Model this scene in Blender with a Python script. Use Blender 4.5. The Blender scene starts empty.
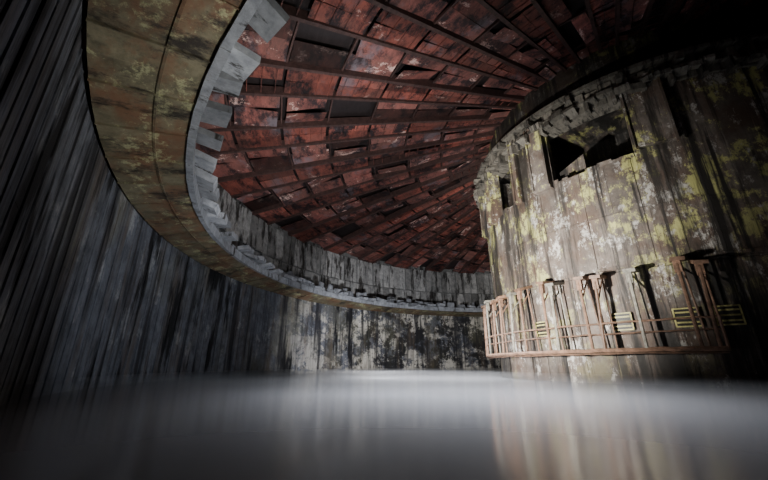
import bpy, math, random
import numpy as np
from mathutils import Vector, Matrix, Euler
random.seed(7)
R_OUT=29.3; R_LIP=26.82; R_T=12.15
Z_J=7.59; Z_L=8.04; Z_RIM=14.33; Z_TOP=16.4
CX,CY=16.28,24.0
ROT=math.atan2(-CY,-CX)
TX,TY=20.77,25.65
ROTT=math.atan2(-TY,-TX)
D=math.radians
def zl(r): return Z_J+(R_OUT-r)/(R_OUT-R_LIP)*(Z_L-Z_J)

# ---------------------------------------------------------------- mesh builder
class MB:
    def __init__(s): s.v=[];s.f=[];s.c=[]
    def hexa(s,pts,var=None):
        b=len(s.v); s.v+= [tuple(p) for p in pts]
        if var is None: var=random.random()
        for q in ((0,3,2,1),(4,5,6,7),(0,1,5,4),(1,2,6,5),(2,3,7,6),(3,0,4,7)):
            s.f.append(tuple(b+i for i in q)); s.c.append(var)
    def cbox(s,a0,a1,r0,r1,z0,z1,var=None,dz=0.0,dr=0.0):
        P=[]
        for z,e in ((z0,0),(z1,dr)):
            for a,r in ((a0,r0),(a0,r1),(a1,r1),(a1,r0)):
                zz=z+(dz if r==r0 else 0)
                P.append(((r+e)*math.cos(D(a)),(r+e)*math.sin(D(a)),zz))
        s.hexa(P,var)
    def ring(s,a0,a1,step,r0,r1,z0,z1,var=0.5,dz=0):
        n=max(1,int(round((a1-a0)/step)))
        for i in range(n):
            s.cbox(a0+(a1-a0)*i/n,a0+(a1-a0)*(i+1)/n,r0,r1,z0,z1,var,dz)
    def obox(s,a,r,z,size,rot=(0,0,0),var=None):
        M=Matrix.Rotation(D(a),4,'Z')@Matrix.Translation((r,0,z))@Euler([D(x) for x in rot]).to_matrix().to_4x4()
        x,y,w=[k/2 for k in size]
        P=[M@Vector(p) for p in ((-x,-y,-w),(x,-y,-w),(x,y,-w),(-x,y,-w),(-x,-y,w),(x,-y,w),(x,y,w),(-x,y,w))]
        s.hexa(P,var)
    def tube(s,pts,rad,n=7,var=None):
        if var is None: var=random.random()
        pts=[Vector(p) for p in pts]; b=len(s.v)
        for i,p in enumerate(pts):
            t=(pts[min(i+1,len(pts)-1)]-pts[max(i-1,0)]).normalized()
            u=t.cross(Vector((0,0,1)))
            if u.length<1e-3: u=Vector((1,0,0))
            u.normalize(); w=t.cross(u)
            for k in range(n):
                an=2*math.pi*k/n
                s.v.append(tuple(p+u*math.cos(an)*rad+w*math.sin(an)*rad))
        for i in range(len(pts)-1):
            for k in range(n):
                s.f.append((b+i*n+k,b+i*n+(k+1)%n,b+(i+1)*n+(k+1)%n,b+(i+1)*n+k)); s.c.append(var)
        s.f.append(tuple(b+k for k in range(n))[::-1]); s.c.append(var)
        e=b+(len(pts)-1)*n
        s.f.append(tuple(e+k for k in range(n))); s.c.append(var)
    def make(s,name,mat,parent=None):
        me=bpy.data.meshes.new(name); me.from_pydata(s.v,[],s.f)
        at=me.attributes.new("var",'FLOAT','FACE'); at.data.foreach_set("value",s.c)
        me.materials.append(mat); me.update()
        ob=bpy.data.objects.new(name,me); bpy.context.collection.objects.link(ob)
        if parent: ob.parent=parent
        else:
            ob.location=(CX,CY,0); ob.rotation_euler=(0,0,ROT)
        return ob
def cyl(a,r,z): return (r*math.cos(D(a)),r*math.sin(D(a)),z)
def empty(name,tower=False):
    e=bpy.data.objects.new(name,None); bpy.context.collection.objects.link(e)
    e.location=(TX,TY,0) if tower else (CX,CY,0); e.rotation_euler=(0,0,ROTT if tower else ROT); e.empty_display_size=.3
    return e

# ---------------------------------------------------------------- materials
class NT:
    def __init__(s,name):
        s.m=bpy.data.materials.new(name); s.m.use_nodes=True
        s.t=s.m.node_tree; s.n=s.t.nodes; s.l=s.t.links
        s.b=s.n["Principled BSDF"]
    def new(s,k,**kw):
        x=s.n.new(k)
        for a,b in kw.items(): setattr(x,a,b)
        return x
    def math(s,op,a,b=None):
        x=s.new("ShaderNodeMath",operation=op)
        for i,v in enumerate((a,b)):
            if v is None: continue
            if isinstance(v,(int,float)): x.inputs[i].default_value=v
            else: s.l.new(v,x.inputs[i])
        return x.outputs[0]
    def polar(s,rref,k=1.0):
        tc=s.new("ShaderNodeTexCoord"); sp=s.new("ShaderNodeSeparateXYZ"); s.l.new(tc.outputs["Object"],sp.inputs[0])
        an=s.math('MULTIPLY',s.math('ARCTAN2',sp.outputs[1],sp.outputs[0]),rref)
        ra=s.math('SQRT',s.math('ADD',s.math('MULTIPLY',sp.outputs[0],sp.outputs[0]),s.math('MULTIPLY',sp.outputs[1],sp.outputs[1])))
        c=s.new("ShaderNodeCombineXYZ"); s.l.new(an,c.inputs[0]); s.l.new(ra,c.inputs[1]); s.l.new(sp.outputs[2],c.inputs[2])
        return c.outputs[0],an,ra,sp.outputs[2]
    def noise(s,vec,scale,detail=6,rough=.6,off=0,dist=0):
        mp=s.new("ShaderNodeMapping"); s.l.new(vec,mp.inputs[0])
        mp.inputs["Scale"].default_value=scale if isinstance(scale,tuple) else (scale,)*3
        mp.inputs["Location"].default_value=(off,off*.7,off*1.3)
        x=s.new("ShaderNodeTexNoise"); s.l.new(mp.outputs[0],x.inputs["Vector"])
        x.inputs["Scale"].default_value=1; x.inputs["Detail"].default_value=detail; x.inputs["Roughness"].default_value=rough
        x.inputs["Distortion"].default_value=dist
        return x.outputs[0]
    def step(s,v,a,b):
        x=s.new("ShaderNodeMapRange"); s.l.new(v,x.inputs[0]); x.inputs[1].default_value=a; x.inputs[2].default_value=b
        return x.outputs[0]
    def mix(s,f,a,b,mode='MIX'):
        x=s.new("ShaderNodeMix",data_type='RGBA',blend_type=mode)
        if isinstance(f,(int,float)): x.inputs[0].default_value=f
        else: s.l.new(f,x.inputs[0])
        for i,v in ((6,a),(7,b)):
            if isinstance(v,tuple): x.inputs[i].default_value=v+(1,)
            else: s.l.new(v,x.inputs[i])
        return x.outputs[2]
    def var(s):
        a=s.new("ShaderNodeAttribute",attribute_name="var"); return a.outputs["Fac"]
    def vary(s,col,lo,hi):
        m=s.step(s.var(),0,1); x=s.math('ADD',s.math('MULTIPLY',m,hi-lo),lo)
        c=s.new("ShaderNodeCombineXYZ")
        for i in range(3): s.l.new(x,c.inputs[i])
        return s.mix(1.0,col,c.outputs[0],'MULTIPLY')
    def fin(s,col,rough,bump=None,strength=.4,dist=.05,metal=0,spec=.5):
        if isinstance(col,tuple): s.b.inputs["Base Color"].default_value=col+(1,)
        else: s.l.new(col,s.b.inputs["Base Color"])
        if isinstance(rough,(int,float)): s.b.inputs["Roughness"].default_value=rough
        else: s.l.new(rough,s.b.inputs["Roughness"])
        s.b.inputs["Metallic"].default_value=metal
        s.b.inputs["Specular IOR Level"].default_value=spec
        if bump is not None:
            x=s.new("ShaderNodeBump"); x.inputs["Strength"].default_value=strength; x.inputs["Distance"].default_value=dist
            s.l.new(bump,x.inputs["Height"]); s.l.new(x.outputs[0],s.b.inputs["Normal"])
        return s.m

def wall_mat():
    t=NT("stained_wall"); P,an,ra,z=t.polar(R_OUT)
    fine=t.noise(P,(1.8,1,1.2),8,.7)
    col=t.mix(t.step(fine,.3,.7),(.045,.05,.062),(.165,.175,.205))
    far=t.step(an,-38,-54)       # plaster spalled on the far side of the hall
    pat=t.noise(P,(.45,.3,.35),9,.72,5)
    col=t.mix(t.step(pat,.58,.66),col,(.28,.29,.30))
    pl=t.noise(P,(.34,.3,.45),10,.80,45)
    col=t.mix(t.math('MULTIPLY',far,t.step(pl,.475,.53)),col,(.62,.59,.52))
    pk=t.noise(P,(.4,.3,.4),10,.8,55)
    col=t.mix(t.math('MULTIPLY',far,t.step(pk,.49,.54)),col,(.025,.025,.025))
    rs=t.noise(P,(.8,.3,.12),6,.7,75)
    col=t.mix(t.math('MULTIPLY',t.step(rs,.52,.64),.6),col,(.10,.075,.055))
    ol=t.noise(P,(.25,.3,.2),5,.6,15)
    col=t.mix(t.math('MULTIPLY',t.step(ol,.5,.65),.4),col,(.13,.125,.08))
    st=t.noise(P,(1.3,.5,.07),6,.65,11)
    col=t.mix(t.math('MULTIPLY',t.step(st,.50,.62),.9),col,(.018,.018,.022))
    st2=t.noise(P,(.35,.3,.06),6,.7,31)
    col=t.mix(t.step(st2,.54,.59),col,(.012,.012,.014))
    col=t.vary(col,.88,1.08)
    return t.fin(col,.8,fine,.6,.06,0,.25)
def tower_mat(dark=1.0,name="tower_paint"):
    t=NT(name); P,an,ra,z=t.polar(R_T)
    fine=t.noise(P,(2.0,1,1.4),9,.75)
    col=t.mix(t.step(fine,.3,.7),(.07,.058,.052),(.25,.215,.185))
    br=t.noise(P,(.4,.4,.3),7,.7,3)
    col=t.mix(t.math('MULTIPLY',t.step(br,.44,.58),.8),col,(.12,.075,.052))
    y=t.noise(P,(.7,.5,.55),10,.78,8)
    hi=t.step(z,1,9)
    col=t.mix(t.math('MULTIPLY',t.step(y,.525,.575),t.math('ADD',t.math('MULTIPLY',hi,.8),.15)),col,(.58,.57,.22))
    w=t.noise(P,(1.1,.5,.7),10,.80,21)
    col=t.mix(t.math('MULTIPLY',t.step(w,.55,.60),.9),col,(.62,.60,.56))
    st=t.noise(P,(1.1,.5,.06),7,.70,12)
    col=t.mix(t.step(st,.49,.57),col,(.022,.019,.017))
    st2=t.noise(P,(.38,.4,.045),7,.72,37)
    col=t.mix(t.math('MULTIPLY',t.step(st2,.50,.56),.9),col,(.026,.023,.020))
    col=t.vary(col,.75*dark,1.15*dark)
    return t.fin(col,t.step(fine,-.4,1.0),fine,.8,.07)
def ledge_mat():
    t=NT("ledge_soffit"); P,an,ra,z=t.polar(28)
    fine=t.noise(P,(2,2,2),8,.7)
    col=t.mix(t.step(fine,.3,.7),(.085,.078,.05),(.23,.205,.13))
    r=t.noise(P,(.4,.5,1),7,.7,4)
    col=t.mix(t.math('MULTIPLY',t.step(r,.45,.57),.8),col,(.18,.09,.05))
    y=t.noise(P,(1.0,1.1,1),10,.80,9)
    col=t.mix(t.math('MULTIPLY',t.step(y,.54,.60),.75),col,(.42,.43,.24))
    k=t.noise(P,(.8,.35,1),8,.78,18)
    col=t.mix(t.step(k,.53,.62),col,(.03,.025,.02))
    col=t.vary(col,.75,1.1)
    return t.fin(col,.6,fine,.6,.04)
def lip_mat(name,a,b,lo,hi,ks=.55):
    t=NT(name); P,an,ra,z=t.polar(27)
    fine=t.noise(P,(2,2,2),8,.7)
    col=t.mix(t.step(fine,.3,.7),a,b)
    k=t.noise(P,(1.6,.7,.3),8,.7,18)
    col=t.mix(t.step(k,ks,ks+.07),col,(.03,.028,.026))
    col=t.vary(col,lo,hi)
    return t.fin(col,.6,fine,.6,.04)
def roof_mat(name,a,b,spk,lo,hi):
    t=NT(name); P,an,ra,z=t.polar(22)
    fine=t.noise(P,(1.1,1.6,1),8,.72)
    col=t.mix(t.step(fine,.35,.68),a,b)
    br=t.noise(P,(.25,.3,1),5,.6,64)
    col=t.mix(t.math('MULTIPLY',t.step(br,.40,.60),.65),col,(.10,.055,.047))
    k=t.noise(P,(.45,.6,1),8,.78,14)
    col=t.mix(t.step(k,.48,.58),col,(.018,.013,.015))
    w=t.noise(P,(.7,.4,1),9,.80,25)
    col=t.mix(t.step(w,spk,spk+.04),col,(.40,.28,.25))
    g=t.noise(P,(.35,.35,1),6,.7,84)
    col=t.mix(t.math('MULTIPLY',t.step(g,.56,.66),.7),col,(.11,.095,.11))
    col=t.vary(col,lo,hi)
    return t.fin(col,.65,fine,.5,.04,0,.3)
def plain(name,col,rough=.6,metal=0,lo=.6,hi=1.2):
    t=NT(name); P,an,ra,z=t.polar(12)
    n=t.noise(P,4,6,.7)
    c=t.mix(t.step(n,.35,.65),tuple(x*.4 for x in col),col)
    return t.fin(t.vary(c,lo,hi),rough,n,.3,.02,metal)

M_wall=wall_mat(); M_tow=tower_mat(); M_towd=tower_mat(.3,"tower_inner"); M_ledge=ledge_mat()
M_lip=lip_mat("lip_paint",(.14,.15,.17),(.36,.38,.41),.5,1.2,.56)
M_slab=lip_mat("upper_slabs",(.12,.125,.13),(.36,.36,.35),.4,1.2,.52)
M_corn=lip_mat("cornice_concrete",(.10,.09,.08),(.32,.30,.25),.4,1.1,.52)
M_ra=roof_mat("roof_red",(.12,.036,.030),(.35,.105,.078),.605,.45,1.3)
M_rb=roof_mat("roof_dark_red",(.055,.024,.023),(.24,.085,.07),.575,.12,1.7)
M_beam=plain("beam_rust",(.07,.037,.033))
M_back=plain("roof_back",(.02,.014,.015))
M_rust=plain("rail_rust",(.34,.20,.13),.55)
M_pale=plain("post_paint",(.38,.36,.30),.55)
M_dark=plain("dark_steel",(.05,.045,.04),.5)
M_vent=plain("vent_yellow",(.60,.55,.22),.5)
M_conc=plain("bed_concrete",(.08,.08,.08),.8)

# ---------------------------------------------------------------- outer wall
w=MB(); N=240
for i in range(N):
    a0=-180+360*i/N; a1=a0+360/N
    for (z0,z1) in ((-1.6,3.6),(3.6,Z_J+.05)):
        w.cbox(a0,a1,R_OUT-random.uniform(0,.02),R_OUT+.5,z0,z1)
    w.cbox(a0-.03,a0+.03,R_OUT-.04,R_OUT,-1.6,Z_J,.0)
w.make("wall_outer",M_wall)

u=MB()
u.ring(-180,180,3,R_OUT+.35,R_OUT+.8,Z_J+.1,Z_RIM+1.2,.1)
a=-180
while a<180:
    wd=random.uniform(1.3,2.4)
    for (z0,z1) in ((Z_L+.3,11.0),(11.1,Z_RIM-.05)):
        u.obox(a+wd/2,R_OUT+.18-random.uniform(0,.25),(z0+z1)/2,(.12,R_OUT*D(wd)*.92,z1-z0),(random.uniform(-1.5,1.5),random.uniform(-2,5),0))
    a+=wd
u.make("wall_upper",M_slab)

# ---------------------------------------------------------------- ring ledge
L=empty("ring_ledge")
s=MB(); n=180
rows=[R_LIP,R_LIP+.95,R_OUT-.1]
for i in range(n):
    a0=-180+360*i/n; a1=a0+360/n
    for r0,r1 in zip(rows[:-1],rows[1:]):
        o=random.uniform(-.012,.015)
        s.cbox(a0+.012,a1-.012,r0+.005,r1-.005,zl(r1)+o,zl(r1)+.25,None,zl(r0)-zl(r1))
    if i%2==0: s.cbox(a0-.03,a0+.03,R_LIP,R_OUT-.1,Z_J-.05,Z_J+.1,.0,Z_L-Z_J)
s.ring(-180,180,1.5,R_LIP,R_OUT-.1,Z_J+.2,Z_J+.45,.1,Z_L-Z_J)
for r in rows[1:2]: s.ring(-180,180,1.5,r-.035,r+.035,zl(r)-.04,zl(r)+.1,.1)
s.make("soffit",M_ledge,L)
s=MB(); F=MB()
a=-180
while a<180:
    wd=random.uniform(2.6,3.8)
    F.cbox(a+.03,a+wd-.03,R_LIP-.22+random.uniform(-.015,.015),R_LIP+.02,Z_L-.1+random.uniform(-.02,.02),Z_L+.42+random.uniform(-.03,.03),random.uniform(.4,.8))
    F.cbox(a+.04,a+wd*random.uniform(.5,.95),R_LIP-.0+random.uniform(-.08,.06),R_LIP+.3,Z_L+.42,Z_L+.85+random.uniform(-.2,.3),random.uniform(0,.6))
    if random.random()<.85:
        s.obox(a+wd/2+random.uniform(-.4,.4),R_LIP-.55,Z_L+.45+random.uniform(-.1,.25),(random.uniform(.75,1.05),random.uniform(.7,1.0),random.uniform(.2,.38)),(random.uniform(-5,5),random.uniform(-22,8),random.uniform(-7,7)))
    if random.random()<.45:
        s.obox(a+random.uniform(.1,wd),R_LIP-.1,Z_L+1.0,(.25,random.uniform(.3,.7),random.uniform(.3,.6)),(random.uniform(-12,12),random.uniform(-15,15),0),random.uniform(0,.5))
    a+=wd
F.make("rim_band",M_lip,L)
s.make("rim_brackets",M_lip,L)

# ---------------------------------------------------------------- roof (ribs radiate from the tower axis to the outer rim)
RISE=5.0
dx,dy=CX-TX,CY-TY
lx= dx*math.cos(-ROTT)-dy*math.sin(-ROTT); ly= dx*math.sin(-ROTT)+dy*math.cos(-ROTT)
def ro(a):
    ex,ey=math.cos(D(a)),math.sin(D(a)); b=lx*ex+ly*ey
    return b+math.sqrt(b*b-(lx*lx+ly*ly-(R_OUT+.2)**2))
def zr(a,r):
    o=ro(a); return Z_RIM+(o-r)/(o-R_T)*RISE
Rf=empty("ceiling",True)
A=MB();B=MB();G=MB();K=MB()
NS=34; stp=360/NS; DR=3.0
for i in range(NS):
    a0=-180+stp*i
    aA=a0+stp*.42
    am=a0+stp/2
    O=ro(am); slope=math.degrees(math.atan(RISE/(O-R_T)))
    r1=O
    while r1>R_T-1.5:
        r0=r1-DR; rm=(r0+r1)/2
        for (b0,b1) in ((a0+.1,(a0+aA)/2-.04),((a0+aA)/2+.04,aA-.1)):
            bm=(b0+b1)/2; zm=zr(bm,rm)
            if random.random()<.94:
                A.obox(bm,rm,zm,(DR*.96,rm*D(b1-b0),.05),(random.uniform(-2,2),slope+random.uniform(-1.5,1.5),random.uniform(-1,1)))
            for q in (-1.1,-.37,.37,1.1):
                A.obox(bm,rm+q,zm-.04-q*math.tan(D(slope)),(.05,rm*D(b1-b0),.05),(0,slope,0),.25)
        nb=2
        for k in range(nb):
            b0=aA+(a0+stp-aA)*k/nb; b1=aA+(a0+stp-aA)*(k+1)/nb
            x=random.random(); bm=(b0+b1)/2; wt=rm*D(b1-b0)*.95; zm=zr(bm,rm)
            if x<.10: continue
            if x<.66: B.obox(bm,rm,zm+.2,(DR*.95,wt,.05),(random.uniform(-4,4),slope+random.uniform(-3,3),random.uniform(-3,3)))
            else: B.obox(bm+random.uniform(-.2,.2),rm,zm+.05+random.uniform(-.15,.1),(DR*.85,wt,.04),(random.uniform(-15,15),slope+random.uniform(-8,12),random.uniform(-7,7)),random.uniform(.6,1))
        bm=(aA+a0+stp)/2
        G.obox(bm,r0,zr(bm,r0)+.15,(.10,rm*D(a0+stp-aA),.14),(0,slope,0))
        r1=r0
    for b in (a0,aA):
        q1,q0=ro(b),R_T-2
        ww=.10
        P=[]
        for z_ in (-.18,.40):
            for (r,sg) in ((q0,-1),(q1,-1),(q1,1),(q0,1)):
                x,y,_=cyl(b,r,0); tx,ty=-math.sin(D(b)),math.cos(D(b))
                P.append((x+tx*sg*ww,y+ty*sg*ww,zr(b,r)+z_))
        G.hexa(P,.5)
    for b0,b1 in ((a0,a0+stp/2),(a0+stp/2,a0+stp)):
        P=[]
        for z_ in (.65,.8):
            for (b,inn) in ((b0,1),(b0,0),(b1,0),(b1,1)):
                r=R_T-3 if inn else ro(b)+.7
                P.append((r*math.cos(D(b)),r*math.sin(D(b)),zr(b,r)+z_))
        K.hexa(P,.5)
A.make("sheet_strips",M_ra,Rf);B.make("broken_sheets",M_rb,Rf);G.make("girders",M_beam,Rf);K.make("roof_deck",M_back,Rf)

# ---------------------------------------------------------------- central tower
T=empty("central_tower",True)
ZS=11.3; ZO=15.0
t=MB()
open_sp=[(-60,-50),(-45,-35),(-18.9,1.2),(48,66)]
def is_open(a,b): return any(a>=o[0]-.01 and b<=o[1]+.01 for o in open_sp)
edges=[-180+6*i for i in range(61)]
for o in open_sp: edges+=list(o)
edges=sorted(set(edges))
for e0,e1 in zip(edges[:-1],edges[1:]):
    g=min(.04,(e1-e0)/6)
    for (z0,z1) in ((-1.6,1.5),(1.5,5.3),(5.3,8.4),(8.4,ZS)):
        t.cbox(e0+g,e1-g,R_T-.35,R_T+random.uniform(-.02,.05),z0+.01,z1-.01)
    if not is_open(e0,e1):
        t.cbox(e0+g,e1-g,R_T-.35,R_T+random.uniform(-.03,.04),ZS,ZO+.3)
t.ring(-180,180,3,R_T-.4,R_T-.08,-1.6,ZS,.05)
t.ring(-180,180,3,R_T-.5,R_T+.08,5.45,5.62,.3)
for o in open_sp:
    x=o[0]
    while x<o[1]-.3:
        wd=min(random.uniform(1,3.5),o[1]-x)
        t.cbox(x,x+wd,R_T-.33,R_T,ZS-.02,ZS+random.uniform(.0,.35)); x+=wd
for (a,wdt) in ((-22,5.5),(-31,2.5),(-47.5,4),(5.5,8.5),(40,4),(-63,3),(69,5)):
    t.cbox(a-wdt/2,a+wdt/2,R_T-.2,R_T+.34,ZS-.2 if wdt<8 else ZS+.3,Z_TOP-.5,.65)
    t.cbox(a-wdt/2,a-wdt/2+.5,R_T+.3,R_T+.46,ZS,Z_TOP-.6,.3)
    t.cbox(a+wdt/2-.5,a+wdt/2,R_T+.3,R_T+.46,ZS,Z_TOP-.6,.3)
t.make("shell",M_tow,T)
t=MB()
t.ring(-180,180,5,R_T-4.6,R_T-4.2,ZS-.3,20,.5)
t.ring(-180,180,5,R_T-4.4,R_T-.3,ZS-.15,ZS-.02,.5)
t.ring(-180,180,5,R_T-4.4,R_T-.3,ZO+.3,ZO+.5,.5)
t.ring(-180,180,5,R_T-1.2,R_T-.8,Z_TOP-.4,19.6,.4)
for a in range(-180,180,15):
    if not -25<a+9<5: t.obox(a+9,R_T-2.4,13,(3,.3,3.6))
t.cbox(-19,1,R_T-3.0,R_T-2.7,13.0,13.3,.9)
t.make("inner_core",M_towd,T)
t=MB()
t.hexa([cyl(-18.5,R_T-.9,ZS),cyl(-18.5,R_T-.7,ZS),cyl(-11,R_T-.9,ZS),cyl(-11,R_T-1.1,ZS),
        cyl(-18.5,R_T-.9,ZS+1.0),cyl(-18.5,R_T-.7,ZS+1.0),cyl(-11,R_T-.9,ZS+1.7),cyl(-11,R_T-1.1,ZS+1.7)],.6)
t.make("inner_partition",M_tow,T)
t=MB()
t.ring(-180,180,3,R_T-.9,R_T+.14,ZO,ZO+.45,.35)
t.ring(-180,180,3,R_T-.9,R_T+.42,ZO+.45,ZO+.6,.6)
t.ring(-180,180,3,R_T-.9,R_T+.55,Z_TOP-.1,Z_TOP+.12,.4)
for a in range(-180,180,6):
    t.obox(a+random.uniform(-.6,.6),R_T+.3,ZO+.1,(.6,.22,.65),(0,0,0))
    if a%12==0: t.obox(a+2,R_T+.35,ZO+.95,(1.0,.35,.35),(0,random.uniform(-6,6),random.uniform(-8,8)))
a=-180
while a<180:
    wd=random.uniform(2,4)
    t.cbox(a+.1,a+wd-.1,R_T-.8,R_T+.28+random.uniform(-.1,.1),ZO+.62,Z_TOP+random.uniform(-.45,-.1))
    if random.random()<.6: t.obox(a+wd/2,R_T+.45,ZO+.2+random.uniform(-.2,.3),(random.uniform(.3,.7),random.uniform(.4,.9),random.uniform(.15,.4)),(random.uniform(-15,15),random.uniform(-20,20),random.uniform(-15,15)))
    a+=wd
t.make("cornice",M_corn,T)
t=MB(); d=MB()
for a in (-9.3,2.3,8.7,-30,22):
    zc=2.85
    d.obox(a,R_T+.06,zc,(.1,.86,.74),(0,0,0),.1)
    for k in range(3): t.obox(a,R_T+.13,zc-.22+.22*k,(.05,.78,.07),(0,0,0),.8)
    for q in (-.43,.43): t.obox(a+math.degrees(q/R_T),R_T+.11,zc,(.08,.06,.78),(0,0,0),.8)
    for q in (-.39,.39): t.obox(a,R_T+.11,zc+q,(.08,.9,.06),(0,0,0),.8)
t.make("vent_slats",M_vent,T); d.make("vent_recess",M_dark,T)

# ---------------------------------------------------------------- railing walkway
W=empty("walkway_railing",True)
t=MB(); rw=R_T+.95; ZP=1.5
def arc(r,z,a0=-80,a1=6.5,st=1.5):
    n=int((a1-a0)/st)
    return [cyl(a0+(a1-a0)*i/n,r,z+random.uniform(-.02,.02)) for i in range(n+1)]
t.tube(arc(rw,ZP),.10); t.tube(arc(rw,ZP+.75),.035); t.tube(arc(rw,ZP+1.25),.045); t.tube(arc(rw-.1,ZP-.14),.05)
for a in range(-80,7,5): t.tube([cyl(a,rw,ZP),cyl(a,R_T-.05,ZP)],.05)
t.tube([cyl(6.5,rw,ZP-.1),cyl(6.5,rw,ZP+1.3)],.06)
t.make("rails",M_rust,W)
t=MB(); t2=MB()
for i,a in enumerate((-74,-66,-60,-54.8,-48.5,-43.4,-37.7,-32.4,-24.8,-22.5,-14.8,-12.4,-5.1,3,5.5)):
    m=t if i%3 else t2
    h=5.3+random.uniform(-.2,.2)
    lean=random.uniform(-.8,.8)
    m.tube([cyl(a,rw,ZP),cyl(a+lean,rw-.05,h-.3)],.075)
    m.tube([cyl(a+1.5,R_T+.35,ZP),cyl(a+.8+lean,R_T+.4,h)],.045)
    m.obox(a+lean+.3,R_T+.55,h-.05,(1.05,.5,.16),(random.uniform(-8,8),random.uniform(5,16),0))
    m.tube([cyl(a+lean,rw,h-1.3),cyl(a+lean,R_T+.05,h-.2)],.04)
    m.obox(a+lean,rw-.1,h-.4,(.2,.26,.6),(0,0,0))
t.make("posts_rusty",M_rust,W); t2.make("posts_pale",M_pale,W)

# ---------------------------------------------------------------- floor + water + mist (rings around the tower)
def ringmesh(name,ri,rout,zs,mat,n=192):
    ox,oy=TX-CX,TY-CY
    V=[];Fc=[]
    for z in zs:
        V+=[(ox+ri*math.cos(2*math.pi*i/n),oy+ri*math.sin(2*math.pi*i/n),z) for i in range(n)]
        V+=[(rout*math.cos(2*math.pi*i/n),rout*math.sin(2*math.pi*i/n),z) for i in range(n)]
    for i in range(n):
        j=(i+1)%n
        if len(zs)==1: Fc.append((i,n+i,n+j,j))
        else:
            Fc+=[(j,n+j,n+i,i),(2*n+i,3*n+i,3*n+j,2*n+j),(i,2*n+i,2*n+j,j),(n+j,3*n+j,3*n+i,n+i)]
    me=bpy.data.meshes.new(name); me.from_pydata(V,[],Fc); me.materials.append(mat); me.update()
    o=bpy.data.objects.new(name,me); bpy.context.collection.objects.link(o); o.location=(CX,CY,0); return o
ringmesh("floor",R_T-.3,R_OUT+.3,[-1.5],M_conc)
t=NT("milky_water"); tc=t.new("ShaderNodeTexCoord")
nz=t.noise(tc.outputs["Object"],(.35,.35,1),4,.5)
M_water=t.fin((.24,.245,.268),.15,nz,.05,.05,0,.65)
ringmesh("water_surface",R_T-.07,R_OUT-.0,[0],M_water)
m=bpy.data.materials.new("mist"); m.use_nodes=True; nt=m.node_tree; nt.nodes.clear()
vo=nt.nodes.new("ShaderNodeVolumeScatter"); out=nt.nodes.new("ShaderNodeOutputMaterial")
vo.inputs["Color"].default_value=(.93,.95,1,1); vo.inputs["Density"].default_value=.03; vo.inputs["Anisotropy"].default_value=.2
nt.links.new(vo.outputs[0],out.inputs["Volume"])
ringmesh("mist_layer",R_T+.12,R_OUT-.12,[.02,.45],m)

# ---------------------------------------------------------------- lights
def spot(name,loc,tgt,power,ang,col=(1,1,1),rad=.3,blend=1):
    l=bpy.data.lights.new(name,'SPOT'); l.energy=power; l.spot_size=D(ang); l.spot_blend=blend; l.color=col; l.shadow_soft_size=rad
    o=bpy.data.objects.new(name,l); bpy.context.collection.objects.link(o); o.location=loc
    o.rotation_euler=(Vector(tgt)-Vector(loc)).to_track_quat('-Z','Y').to_euler(); return o
spot("fill_over_water",(3,12,6.5),(3,12.01,0),10500,122,(.93,.95,1),.5)  # unseen spot added to brighten the nearer water, no fixture here
spot("fill_over_water",(4,26,8),(4,26.01,0),17000,120,(.95,.96,1),.5)  # second added downward spot, for the glow on the farther water
spot("key_tower",(-1,13,1.8),(11.8,24.5,8),36000,79,(1,.96,.89))  # unseen key spot, added to light the tower's left side
spot("fill_far_wall",(0,22,1.6),(-1,52,3),22000,84,(.97,.97,1))  # added fill spot without a visible source, lifts the far wall
spot("fill_left_wall",(3,9,1.6),(-13,24,4),3400,84,(.8,.88,1))  # added cool fill for the left wall, source unseen
spot("fill_roof",(-1,8,1.2),(-2,21,14.5),15000,78,(1,.95,.92))  # unseen upward spot added to bring out the roof sheets
spot("fill_ledge",(2.5,5,1.2),(-5,11,9.5),3100,80,(1,.97,.88))  # added warm spot brightening the ledge soffit, source unseen
wd=bpy.data.worlds.new("world"); bpy.context.scene.world=wd; wd.use_nodes=True
wd.node_tree.nodes["Background"].inputs[0].default_value=(.004,.005,.008,1)

# ---------------------------------------------------------------- camera
c=bpy.data.cameras.new("camera"); c.lens=16.45; c.sensor_width=36; c.clip_start=.02; c.clip_end=300
o=bpy.data.objects.new("camera",c); bpy.context.collection.objects.link(o)
o.location=(0,0,.87); o.rotation_euler=(math.radians(90+19.56),0,0)
bpy.context.scene.camera=o
